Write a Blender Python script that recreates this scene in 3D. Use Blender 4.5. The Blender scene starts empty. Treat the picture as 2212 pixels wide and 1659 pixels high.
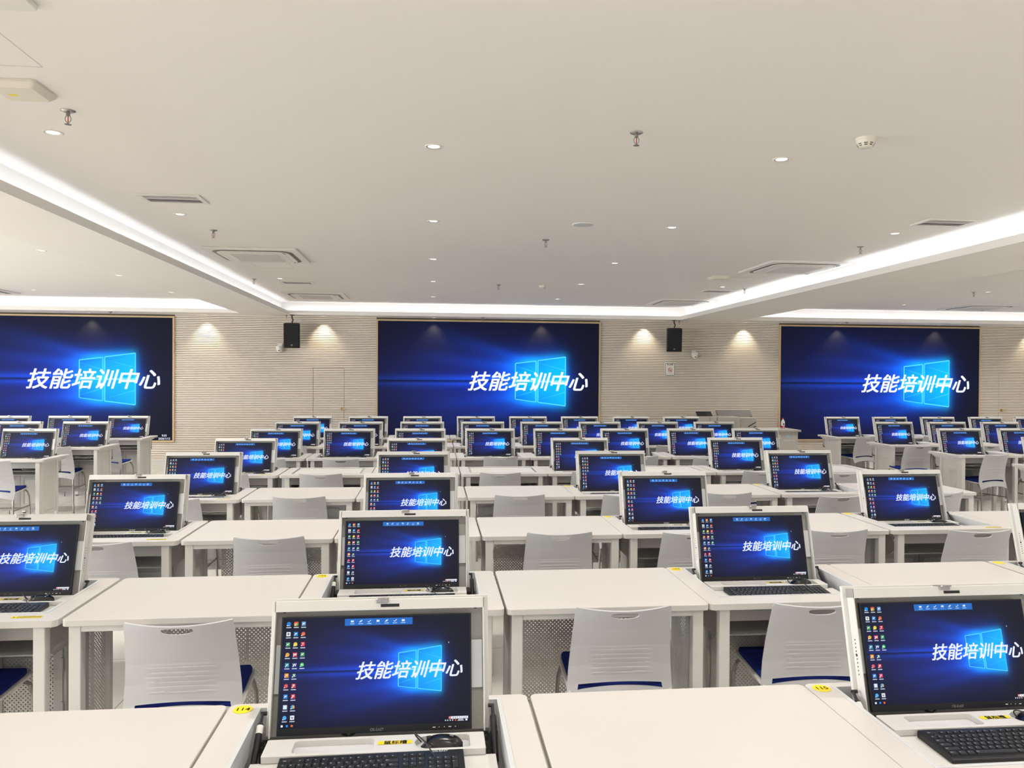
import bpy, bmesh, math, random
import numpy as np
from mathutils import Vector, Matrix
random.seed(7)
SC = bpy.context.scene
COL = SC.collection
PI = math.pi

# ------------------------------------------------------------------ camera
def camera():
    yaw, pitch, roll, f = math.radians(5.888), math.radians(-0.508), math.radians(0.368), 1662.57
    fw = Vector((math.sin(yaw)*math.cos(pitch), math.cos(yaw)*math.cos(pitch), math.sin(pitch)))
    r = Vector((math.cos(yaw), -math.sin(yaw), 0)); u = r.cross(fw)
    r2 = r*math.cos(roll)+u*math.sin(roll); u2 = -r*math.sin(roll)+u*math.cos(roll)
    cd = bpy.data.cameras.new('camera'); co = bpy.data.objects.new('camera', cd); COL.objects.link(co)
    m = Matrix((r2, u2, -fw)).transposed().to_4x4(); m.translation = (0, 0, 1.7005)
    co.matrix_world = m
    cd.sensor_fit = 'HORIZONTAL'; cd.sensor_width = 36; cd.lens = f/2212*36
    cd.clip_start = .05; cd.clip_end = 100
    SC.camera = co
camera()

# ------------------------------------------------------------------ world, exposure, big lights
w = bpy.data.worlds.new('world'); SC.world = w; w.use_nodes = True
w.node_tree.nodes['Background'].inputs[0].default_value = (.85, .93, 1, 1)
w.node_tree.nodes['Background'].inputs[1].default_value = .6
SC.view_settings.view_transform = 'Standard'
SC.view_settings.look = 'None'
SC.view_settings.gamma = 1
SC.view_settings.use_curve_mapping = False
SC.view_settings.exposure = 0.46
SC.cycles.use_denoising = True
SC.cycles.max_bounces = 8
SC.cycles.diffuse_bounces = 4
SC.cycles.caustics_reflective = False
SC.cycles.caustics_refractive = False
SC.cycles.glossy_bounces = 3
SC.cycles.transparent_max_bounces = 12
SC.cycles.use_adaptive_sampling = True
SC.cycles.adaptive_threshold = .045
SC.cycles.sample_clamp_indirect = 4

DOWN_W = 8.5          # watts of one ceiling downlight
WASH_W = 26.0           # watts of one wall-washing spot
LED_S = 8.0           # strength of the cove strips
ADD_WIN_L, ADD_WIN_R, ADD_WIN_B = 190.0, 12.0, (140.0, 135.0, 120.0, 75.0, 30.0)  # watts of the added daylight: left, right and rear windows
def area(name, loc, rot, sx, sy, power, color=(1, 1, 1), spread=180):
    d = bpy.data.lights.new(name, 'AREA'); d.shape = 'RECTANGLE'; d.size = sx; d.size_y = sy
    d.energy = power; d.color = color; d.spread = math.radians(spread)
    o = bpy.data.objects.new(name, d); o.location = loc; o.rotation_euler = rot; COL.objects.link(o)
    return o
ADD_WIN_Y = (-3.2, 0.4, 4.0, 7.6)
for y in ADD_WIN_Y:         # daylight from added side windows, all out of view
    area('added_window_light', (-12.02, y, 1.75), (0, -PI/2, 0), 1.9, 2.6, ADD_WIN_L, (.93, .97, 1))
    area('added_window_light', (15.52, y, 1.75), (0, PI/2, 0), 1.9, 2.6, ADD_WIN_R, (.93, .97, 1))

ADD_WIN_X = (-9.0, -4.2, .6, 5.4, 10.2)
for x, wb in zip(ADD_WIN_X, ADD_WIN_B):         # and from an added band of rear windows, unseen behind the viewpoint
    area('added_window_light', (x, -5.52, 1.75), (PI/2, 0, PI), 4.1, 1.9, wb, (.96, .98, 1))

# ------------------------------------------------------------------ materials
def s2l(c):
    return tuple((x/255/12.92 if x/255 <= .04045 else ((x/255+.055)/1.055)**2.4) for x in c)
def mat(name, rgb, rough=.5, metal=0., spec=.5, bump=0., bscale=400., noise=0., nscale=60.):
    m = bpy.data.materials.new(name); m.use_nodes = True
    nt = m.node_tree; b = nt.nodes['Principled BSDF']
    c = s2l(rgb)+(1,)
    b.inputs['Base Color'].default_value = c
    b.inputs['Roughness'].default_value = rough; b.inputs['Metallic'].default_value = metal
    b.inputs['Specular IOR Level'].default_value = spec
    if bump or noise:
        tc = nt.nodes.new('ShaderNodeTexCoord')
        n = nt.nodes.new('ShaderNodeTexNoise'); n.inputs['Scale'].default_value = bscale if bump else nscale
        n.inputs['Detail'].default_value = 3
        nt.links.new(tc.outputs['Object'], n.inputs['Vector'])
        if bump:
            bp = nt.nodes.new('ShaderNodeBump'); bp.inputs['Strength'].default_value = bump; bp.inputs['Distance'].default_value = .001
            nt.links.new(n.outputs['Fac'], bp.inputs['Height']); nt.links.new(bp.outputs['Normal'], b.inputs['Normal'])
        if noise:
            mx = nt.nodes.new('ShaderNodeMix'); mx.data_type = 'RGBA'
            mx.inputs[6].default_value = tuple(x*(1-noise) for x in c[:3])+(1,); mx.inputs[7].default_value = tuple(min(1, x*(1+noise)) for x in c[:3])+(1,)
            nt.links.new(n.outputs['Fac'], mx.inputs[0]); nt.links.new(mx.outputs[2], b.inputs['Base Color'])
    return m
def emis(name, rgb, s):
    m = bpy.data.materials.new(name); m.use_nodes = True; nt = m.node_tree
    nt.nodes.remove(nt.nodes['Principled BSDF']); e = nt.nodes.new('ShaderNodeEmission')
    e.inputs[0].default_value = s2l(rgb)+(1,); e.inputs[1].default_value = s
    nt.links.new(e.outputs[0], nt.nodes['Material Output'].inputs[0])
    return m
def perf(name, rgb, axis, pitch=.0175, rad=.15, rough=.5):
    """sheet steel punched with staggered round holes; axis: which object axis runs along the sheet"""
    m = bpy.data.materials.new(name); m.use_nodes = True; nt = m.node_tree; L = nt.links
    b = nt.nodes['Principled BSDF']; b.inputs['Base Color'].default_value = s2l(rgb)+(1,); b.inputs['Roughness'].default_value = rough
    tc = nt.nodes.new('ShaderNodeTexCoord'); sp = nt.nodes.new('ShaderNodeSeparateXYZ'); L.new(tc.outputs['Object'], sp.inputs[0])
    cb = nt.nodes.new('ShaderNodeCombineXYZ')
    L.new(sp.outputs[axis], cb.inputs[0]); L.new(sp.outputs['Z'], cb.inputs[1])
    sc = nt.nodes.new('ShaderNodeVectorMath'); sc.operation = 'SCALE'; sc.inputs['Scale'].default_value = 1/pitch; L.new(cb.outputs[0], sc.inputs[0])
    ds = []
    for off in (0, .5):
        ad = nt.nodes.new('ShaderNodeVectorMath'); ad.operation = 'ADD'; ad.inputs[1].default_value = (off, off, 0); L.new(sc.outputs[0], ad.inputs[0])
        fr = nt.nodes.new('ShaderNodeVectorMath'); fr.operation = 'FRACTION'; L.new(ad.outputs[0], fr.inputs[0])
        sb = nt.nodes.new('ShaderNodeVectorMath'); sb.operation = 'SUBTRACT'; sb.inputs[1].default_value = (.5, .5, 0); L.new(fr.outputs[0], sb.inputs[0])
        ln = nt.nodes.new('ShaderNodeVectorMath'); ln.operation = 'LENGTH'; L.new(sb.outputs[0], ln.inputs[0]); ds.append(ln)
    mi = nt.nodes.new('ShaderNodeMath'); mi.operation = 'MINIMUM'; L.new(ds[0].outputs['Value'], mi.inputs[0]); L.new(ds[1].outputs['Value'], mi.inputs[1])
    lt = nt.nodes.new('ShaderNodeMath'); lt.operation = 'LESS_THAN'; lt.inputs[1].default_value = rad; L.new(mi.outputs[0], lt.inputs[0])
    tr = nt.nodes.new('ShaderNodeBsdfTransparent'); mx = nt.nodes.new('ShaderNodeMixShader')
    L.new(lt.outputs[0], mx.inputs[0]); L.new(b.outputs[0], mx.inputs[1]); L.new(tr.outputs[0], mx.inputs[2])
    L.new(mx.outputs[0], nt.nodes['Material Output'].inputs[0])
    return m
M = dict(
    desk=mat('white_desk_laminate', (213, 208, 203), .38, bump=.05, bscale=900, noise=.02, nscale=300),
    edge=mat('desk_edge_band', (226, 223, 216), .42),
    steel=mat('white_powder_coated_steel', (219, 217, 212), .4),
    grey=mat('grey_powder_coated_steel', (186, 183, 178), .5),
    lidback=mat('grey_lid_inside', (176, 173, 166), .5),
    liner=mat('pale_steel_liner', (212, 213, 213), .35),
    dark=mat('dark_hardware', (22, 23, 27), .35),
    black=mat('black_plastic', (20, 20, 24), .42),
    keycap=mat('black_keycap', (26, 27, 32), .5),
    print_=mat('pale_printing', (250, 250, 250), .5),
    legend=mat('key_legend_print', (150, 152, 158), .6),
    mouseb=mat('glossy_black_plastic', (24, 23, 25), .22),
    chrome=mat('chrome', (176, 174, 172), .22, 1.),
    satin=mat('satin_metal', (150, 146, 141), .35, .9),
    shell=mat('grey_white_moulded_plastic', (200, 200, 201), .45, bump=.12, bscale=700),
    blue=mat('royal_blue_upholstery', (26, 44, 122), .85, spec=.2, bump=.3, bscale=900),
    yellow=mat('yellow_label', (243, 220, 30), .5),
    ink=mat('black_ink', (22, 20, 16), .6),
    red=mat('red_paint', (190, 30, 36), .5),
    white=mat('white_plastic', (232, 229, 222), .45),
    cream=mat('cream_plastic', (228, 222, 206), .45),
    vent=mat('grey_vent_metal', (206, 203, 203), .5),
    ceil=mat('ceiling_paint', (243, 239, 233), .9, spec=.1),
    soffit=mat('soffit_paint', (241, 237, 231), .9, spec=.1),
    wall=mat('wall_paint', (236, 233, 228), .8, spec=.2),
    slat=mat('pale_wood_slats', (232, 221, 207), .6, spec=.3, noise=.05, nscale=6),
    groove=mat('groove_felt', (112, 100, 84), .9, spec=.1),
    trimw=mat('tan_wood_trim', (205, 180, 138), .5),
    skirt=mat('skirting_steel', (200, 198, 192), .35),
    lecg=mat('lectern_grey_laminate', (176, 171, 163), .5),
    lecd=mat('lectern_dark_panel', (112, 108, 104), .5),
    led=emis('cove_led', (236, 243, 255), LED_S),
    lamp=emis('downlight_lamp', (255, 244, 226), 1.6),
    refl=mat('lamp_reflector', (232, 228, 220), .25, .6),
    perx=perf('punched_steel_x', (219, 216, 210), 'X'),
    pery=perf('punched_steel_y', (222, 219, 213), 'Y', pitch=.0165),
    perd=perf('punched_dark_steel', (74, 70, 70), 'X', pitch=.0175, rad=.16),
    bottle=mat('clear_bottle_plastic', (226, 228, 230), .12),
    cyan=emis('cyan_icon', (0, 170, 230), 1.),
)
def floor_mat():
    m = bpy.data.materials.new('polished_floor_tiles'); m.use_nodes = True; nt = m.node_tree; L = nt.links
    b = nt.nodes['Principled BSDF']; tc = nt.nodes.new('ShaderNodeTexCoord')
    br = nt.nodes.new('ShaderNodeTexBrick'); br.offset = 0; br.inputs['Scale'].default_value = 1
    br.inputs['Brick Width'].default_value = .8; br.inputs['Row Height'].default_value = .8; br.inputs['Mortar Size'].default_value = .003
    br.inputs['Color1'].default_value = s2l((212, 207, 199))+(1,); br.inputs['Color2'].default_value = s2l((207, 202, 194))+(1,)
    br.inputs['Mortar'].default_value = s2l((140, 135, 128))+(1,)
    L.new(tc.outputs['Object'], br.inputs['Vector']); L.new(br.outputs['Color'], b.inputs['Base Color'])
    b.inputs['Roughness'].default_value = .22
    return m
M['floor'] = floor_mat()
def display_mat(name, rough, spec, s):
    m = bpy.data.materials.new(name); m.use_nodes = True; nt = m.node_tree
    b = nt.nodes['Principled BSDF']; a = nt.nodes.new('ShaderNodeAttribute'); a.attribute_name = 'picture'
    b.inputs['Base Color'].default_value = (.006, .006, .008, 1); b.inputs['Roughness'].default_value = rough; b.inputs['Specular IOR Level'].default_value = spec
    nt.links.new(a.outputs['Color'], b.inputs['Emission Color']); b.inputs['Emission Strength'].default_value = s
    return m
M['display'] = display_mat('display_picture', .32, .2, .80)
M['wall_display'] = display_mat('wall_display_picture', .6, .1, .95)

# ------------------------------------------------------------------ mesh helpers
class MB:
    def __init__(s): s.v = []; s.f = []; s.m = []
    def add(s, vs, fs, m=0):
        o = len(s.v); s.v += [tuple(v) for v in vs]; s.f += [tuple(i+o for i in f) for f in fs]; s.m += [m]*len(fs); return s
    def box(s, x0, x1, y0, y1, z0, z1, m=0):
        return s.add([(x0,y0,z0),(x1,y0,z0),(x1,y1,z0),(x0,y1,z0),(x0,y0,z1),(x1,y0,z1),(x1,y1,z1),(x0,y1,z1)],
                     [(0,3,2,1),(4,5,6,7),(0,1,5,4),(1,2,6,5),(2,3,7,6),(3,0,4,7)], m)
    def quad(s, a, b, c, d, m=0): return s.add([a,b,c,d], [(0,1,2,3)], m)
    def tube(s, path, r, n=10, m=0, cap=True):
        P = [Vector(p) for p in path]; rs = r if isinstance(r, (list, tuple)) else [r]*len(P)
        vs = []; fs = []; prev = None
        for i, p in enumerate(P):
            t = (P[min(i+1, len(P)-1)]-P[max(i-1, 0)]).normalized()
            if prev is None:
                a = Vector((0,0,1)) if abs(t.z) < .9 else Vector((1,0,0)); nrm = t.cross(a).normalized()
            else: nrm = (prev-t*prev.dot(t)).normalized()
            prev = nrm; bi = t.cross(nrm)
            for k in range(n):
                a = 2*PI*k/n; vs.append(p+(nrm*math.cos(a)+bi*math.sin(a))*rs[i])
        for i in range(len(P)-1):
            for k in range(n):
                a = i*n+k; b = i*n+(k+1) % n; fs.append((a, b, b+n, a+n))
        if cap: fs.append(tuple(reversed(range(n)))); fs.append(tuple(range((len(P)-1)*n, len(P)*n)))
        return s.add(vs, fs, m)
    def lathe(s, prof, c=(0,0,0), n=24, m=0, cap=True):
        vs = []; fs = []
        for r, z in prof:
            for k in range(n): a = 2*PI*k/n; vs.append((c[0]+r*math.cos(a), c[1]+r*math.sin(a), c[2]+z))
        for i in range(len(prof)-1):
            for k in range(n):
                a = i*n+k; b = i*n+(k+1) % n; fs.append((a, b, b+n, a+n))
        if cap:
            fs.append(tuple(reversed(range(n)))); fs.append(tuple(range((len(prof)-1)*n, len(prof)*n)))
        return s.add(vs, fs, m)
    def prism(s, poly, z0, z1, m=0):
        n = len(poly)
        return s.add([(x,y,z0) for x,y in poly]+[(x,y,z1) for x,y in poly],
                     [tuple(reversed(range(n))), tuple(range(n, 2*n))]+[(i,(i+1)%n,n+(i+1)%n,n+i) for i in range(n)], m)
    def mesh(s, name, mats, bevel=0, smooth=False, recalc=True, segs=2):
        me = bpy.data.meshes.new(name); me.from_pydata(s.v, [], s.f); me.polygons.foreach_set('material_index', s.m)
        for m in (mats if isinstance(mats, (list, tuple)) else [mats]): me.materials.append(m)
        if bevel or recalc:
            bm = bmesh.new(); bm.from_mesh(me)
            if recalc: bmesh.ops.recalc_face_normals(bm, faces=bm.faces)
            if bevel:
                es = [e for e in bm.edges if len(e.link_faces) == 2 and e.calc_face_angle(0) > .6]
                bmesh.ops.bevel(bm, geom=es, offset=bevel, segments=segs, affect='EDGES', profile=.5, clamp_overlap=True)
            bm.to_mesh(me); bm.free()
        if smooth: me.polygons.foreach_set('use_smooth', [True]*len(me.polygons))
        me.update(); return me
    def obj(s, name, mats, parent=None, **k):
        o = bpy.data.objects.new(name, s.mesh(name, mats, **k)); COL.objects.link(o)
        if parent: o.parent = parent
        return o
def meshobj(name, me, parent=None):
    o = bpy.data.objects.new(name, me); COL.objects.link(o)
    if parent: o.parent = parent
    return o
def rrect(x0, x1, y0, y1, r, n=4):
    p = []
    for cx, cy, a0 in ((x1-r,y0+r,-PI/2),(x1-r,y1-r,0),(x0+r,y1-r,PI/2),(x0+r,y0+r,PI)):
        for k in range(n+1): a = a0+PI/2*k/n; p.append((cx+r*math.cos(a), cy+r*math.sin(a)))
    return p
def slab(outer, holes, z0, z1, bevel=0):
    """plate with holes -> MB"""
    bm = bmesh.new(); es = []
    for loop in [outer]+holes:
        vs = [bm.verts.new((x,y,z1)) for x,y in loop]
        es += [bm.edges.new((vs[i], vs[(i+1)%len(vs)])) for i in range(len(vs))]
    bmesh.ops.triangle_fill(bm, use_beauty=True, use_dissolve=False, edges=es)
    g = bmesh.ops.extrude_face_region(bm, geom=list(bm.faces))
    bmesh.ops.translate(bm, vec=(0,0,z0-z1), verts=[v for v in g['geom'] if isinstance(v, bmesh.types.BMVert)])
    bmesh.ops.recalc_face_normals(bm, faces=bm.faces)
    bm.verts.index_update()
    mb = MB(); mb.add([v.co[:] for v in bm.verts], [tuple(v.index for v in f.verts) for f in bm.faces]); bm.free()
    return mb
def thing(name, label, cat, loc=(0,0,0), rotz=0, group=None):
    o = bpy.data.objects.new(name, None); COL.objects.link(o); o.location = loc; o.rotation_euler = (0,0,rotz)
    o.empty_display_size = .05
    return tag(o, label, cat, group)
def tag(o, label, cat, group=None):
    o['label'] = label; o['category'] = cat
    if group: o['group'] = group
    return o
def struct(o): o['kind'] = 'structure'; return o
EXTRA = ('number_sticker', 'end_panel')
def copy_tree(o, parent=None):
    c = o.copy(); COL.objects.link(c)
    if parent: c.parent = parent
    for ch in o.children:
        if not ch.name.startswith(EXTRA): copy_tree(ch, c)
    return c
USED = set()
def place(proto, loc, label, group, rotz=None):
    if proto.name in USED: o = copy_tree(proto)
    else: o = proto; USED.add(proto.name)
    o.location = loc
    if rotz is not None: o.rotation_euler.z = rotz
    o['label'] = label; o['group'] = group
    return o
_tx = {}
def text_mb(body, size, shear=0, bold=0, align='CENTER'):
    """lettering as triangles in the XY plane, centred on x, baseline 0; bold thickens the strokes"""
    key = (body, shear, bold, align)
    if key not in _tx:
        c = bpy.data.curves.new('lettering', 'FONT'); c.body = body; c.size = 1; c.shear = shear; c.align_x = align; c.resolution_u = 3
        o = bpy.data.objects.new('lettering', c); COL.objects.link(o)
        dg = bpy.context.evaluated_depsgraph_get(); me = bpy.data.meshes.new_from_object(o.evaluated_get(dg))
        vs = [v.co.xy[:] for v in me.vertices]; fs = [tuple(p.vertices) for p in me.polygons]; n = len(vs); V = []; F = []
        for dx, dy in (((0, 0),) if not bold else ((-1, -.7), (1, -.7), (1, .7), (-1, .7), (0, 0))):
            F += [tuple(i+len(V) for i in f) for f in fs]; V += [(x+dx*bold, y+dy*bold) for x, y in vs]
        _tx[key] = (V, F)
        bpy.data.objects.remove(o); bpy.data.meshes.remove(me); bpy.data.curves.remove(c)
    return [(x*size, y*size) for x, y in _tx[key][0]], _tx[key][1]

# ------------------------------------------------------------------ room
RX0, RX1, RY0, YW = -12.0, 15.5, -5.5, 15.0
ZS, ZL, ZC = 2.83, 2.90, 3.065
def room():
    struct(MB().box(RX0-.1, RX1+.1, RY0-.1, YW+.2, -.1, 0).obj('floor', M['floor']))
    struct(MB().box(RX0-.1, RX1+.1, RY0-.1, YW+.2, ZC, ZC+.1).obj('ceiling', M['ceil']))
    # side and rear walls; their openings are for the added, unseen windows
    for nm, x0, x1, sx in (('wall_left', RX0-.1, RX0, 1), ('wall_right', RX1, RX1+.1, -1)):
        b = MB(); b.box(x0, x1, RY0-.1, YW+.2, 0, .75).box(x0, x1, RY0-.1, YW+.2, 2.75, ZC)
        ys = [RY0-.1]+[v for y in ADD_WIN_Y for v in (y-1.35, y+1.35)]+[YW+.2]
        for i in range(0, len(ys), 2): b.box(x0, x1, ys[i], ys[i+1], .75, 2.75)
        struct(b.obj(nm, M['wall']))
        for i, y in enumerate(ADD_WIN_Y):
            f = MB(); xa = x0+.03; xb = x1-.03
            for yy in (y-1.35, y-.025, y+1.30): f.box(xa, xb, yy, yy+.05, .75, 2.75)
            for z in (.75, 2.70): f.box(xa, xb, y-1.35, y+1.35, z, z+.05)
            struct(f.obj('added_window_%d' % (i+1+(4 if sx < 0 else 0)), M['steel']))  # frames for the added side windows
    b = MB().box(RX0-.1, RX1+.1, RY0-.1, RY0, 0, .75).box(RX0-.1, RX1+.1, RY0-.1, RY0, 2.75, ZC)
    xs = [RX0-.1]+[v for x in ADD_WIN_X for v in (x-2.1, x+2.1)]+[RX1+.1]
    for i in range(0, len(xs), 2): b.box(xs[i], xs[i+1], RY0-.1, RY0, .75, 2.75)
    struct(b.obj('wall_rear', M['wall']))
    for i, x in enumerate(ADD_WIN_X):
        f = MB()
        for k in range(4): f.box(x-2.1+k*1.383, x-2.05+k*1.383, RY0-.07, RY0-.03, .75, 2.75)
        for z in (.75, 2.70): f.box(x-2.1, x+2.1, RY0-.07, RY0-.03, z, z+.05)
        struct(f.obj('added_window_%d' % (i+9), M['steel']))  # frames for the rear windows, added to bring in daylight
    # dropped soffit along the screen wall with its lip, and the two beams
    n = [0]
    def trim(b):
        n[0] += 1; return struct(b.obj('trim_%d' % n[0], M['soffit']))
    XL0, XL1, XR0, XR1 = -3.48, -2.66, 4.77, 5.93
    for x0, x1, yl in ((RX0, XL0, 14.36), (XL1, XR0, 14.50), (XR1, RX1, 14.36)):
        trim(MB().box(x0, x1, yl, YW+.02, ZS, ZS+.02).box(x0, x1, yl, yl+.015, ZS+.02, ZL).box(x0-(.15 if yl > 14.4 else 0), x1+(.15 if yl > 14.4 else 0), yl+.13, yl+.15, ZS+.02, ZC))
    trim(MB().box(XL0, XL1, RY0, YW+.02, ZS, ZS+.02).box(XL1-.015, XL1, RY0, 14.5, ZS+.02, ZL).box(XL1-.15, XL1-.13, RY0, 14.63, ZS+.02, ZC).box(XL0, XL0+.02, RY0, YW, ZS+.02, ZC))
    trim(MB().box(XR0, XR1, RY0, YW+.02, ZS, ZS+.02).box(XR0, XR0+.015, RY0, 14.5, ZS+.02, ZL).box(XR0+.13, XR0+.15, RY0, 14.63, ZS+.02, ZC).box(XR1-.02, XR1, RY0, YW, ZS+.02, ZC))
    # light strips behind the lips
    zz = ZL-.045
    for (x0, x1, y0, y1), lab in (((XL1+.02, XR0-.02, 14.52, 14.535), 'bright cove light strip above the middle wall screen'),
                                  ((RX0, XL0-.02, 14.38, 14.395), 'bright cove light strip above the left wall screen'),
                                  ((XR1+.02, RX1, 14.38, 14.395), 'bright cove light strip above the right wall screen'),
                                  ((XL1-.035, XL1-.02, RY0, 14.5), 'bright cove light strip along the left ceiling beam'),
                                  ((XR0+.02, XR0+.035, RY0, 14.5), 'bright cove light strip along the right ceiling beam')):
        tag(MB().box(x0, x1, y0, y1, zz, zz+.012).obj('led_strip', M['led']), lab, 'light strip')
    # screen wall: backing, slatted panels, doors, skirting
    wb = struct(MB().box(RX0-.1, RX1+.1, YW+.03, YW+.13, 0, ZC).obj('wall_back', M['groove']))
    PIT = .0335
    def slats(x0, x1, z0, z1):
        b = MB(); k = math.floor(z0/PIT)
        while k*PIT < z1:
            a, c = max(k*PIT, z0), min(k*PIT+.0245, z1); k += 1
            if c-a > .002: b.box(x0, x1, YW, YW+.035, a, c)
        return b
    S = [(-9.16, -4.84), (-1.05, 3.27), (7.02, 11.34)]; SZ0, SZ1 = .475, 2.77
    g = .03
    D1, D2 = (-2.265, -1.69), (11.806, 12.62); DH = 1.853
    def panel(x0, x1, z0=.1, z1=ZS): slats(x0, x1, z0, z1).obj('slat_panel', M['slat'], wb)
    panel(RX0, S[0][0]-g); panel(S[0][1]+g, D1[0]-.006); panel(D1[0]-.006, D1[1]+.006, DH+.004, ZS); panel(D1[1]+.006, S[1][0]-g)
    panel(S[1][1]+g, S[2][0]-g); panel(S[2][1]+g, D2[0]-.006); panel(D2[0]-.006, D2[1]+.006, DH+.004, ZS); panel(D2[1]+.006, RX1)
    for a, b_ in S: panel(a-g, b_+g, .1, SZ0-g)
    for i, (a, b_) in enumerate((D1, D2)):
        d = struct(slats(a, b_, .005, DH).obj('door_%d' % (i+1), M['slat']))
        hx = a+.535 if i == 0 else a+.06
        h = MB(); h.lathe([(.024, 0), (.024, .012)], (0,0,0), 16).tube([(0,0,.012),(0,0,.045)], .009).tube([(0,0,.04),(.085,0,.04)], .009)
        ho = h.obj('door_handle', mat('brass', (190, 160, 90), .35, .8), d); ho.location = (hx, YW-.001, 1.07); ho.rotation_euler = (PI/2, 0, 0 if i == 0 else 0)
    xs = [RX0, D1[0]-.006, D1[1]+.006, D2[0]-.006, D2[1]+.006, RX1]; b = MB()
    for i in (0, 2, 4): b.box(xs[i], xs[i+1], YW-.012, YW+.035, 0, .1)
    struct(b.obj('baseboard_back', M['skirt']))
    return S, SZ0, SZ1
SCREENS, SZ0, SZ1 = room()

# ------------------------------------------------------------------ display picture (desktop shown on every screen)
def wallpaper(u, v):
    """u,v in 0..1 (v down) -> srgb 0..255 arrays"""
    z = np.zeros_like(u)
    base = np.stack([10+z, 11+z, 27+z], -1)
    lift = np.exp(-((u-.38)/.40)**2-((v-.54)/.40)**2)
    base += lift[..., None]*np.array([6, 19, 80])
    gl = np.exp(-((np.maximum(u-.78, 0))/.085)**2-((np.minimum(u-.78, 0))/.24)**2-((v-.5)/.235)**2)
    base += gl[..., None]*np.array([0, 70, 205])
    gl2 = np.exp(-((np.maximum(u-.83, 0))/.03)**2-((np.minimum(u-.70, 0))/.10)**2-((np.maximum(np.abs(v-.5)-.15-.05*(u-.6)/.25, 0))/.055)**2)
    base += gl2[..., None]*np.array([0, 92, 84])
    # shafts of light fanning out to the left of the panes
    for (v0, sl, wd, am) in ((.33, -.42, .05, .20), (.40, -.22, .04, .28), (.62, .20, .045, .25), (.70, .40, .05, .18), (.36, -.70, .04, .10)):
        vv = v0+sl*(.70-u); k = np.exp(-((v-vv)/(wd*(1+1.2*np.clip(.7-u, 0, 1))))**2)*np.clip((u-.1)/.5, 0, 1)*(u < .85)*np.exp(-np.maximum(u-.70, 0)/.05)
        base += (am*k)[..., None]*np.array([0, 80, 210])
    st = np.exp(-((v-.5)/.045)**2)*np.exp(-np.maximum(u-.75, 0)/.06)*(.35+.65*np.clip(u/.65, 0, 1))
    base += st[..., None]*np.array([2, 56, 150])
    dk = np.exp(-((v-.502)/.010)**2)*np.clip((.66-u)/.1, 0, 1)
    base *= (1-.75*dk)[..., None]
    return np.clip(base, 0, 255)
def lin(c): return np.where(np.asarray(c)/255 <= .04045, np.asarray(c)/255/12.92, ((np.asarray(c)/255+.055)/1.055)**2.4)
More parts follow.
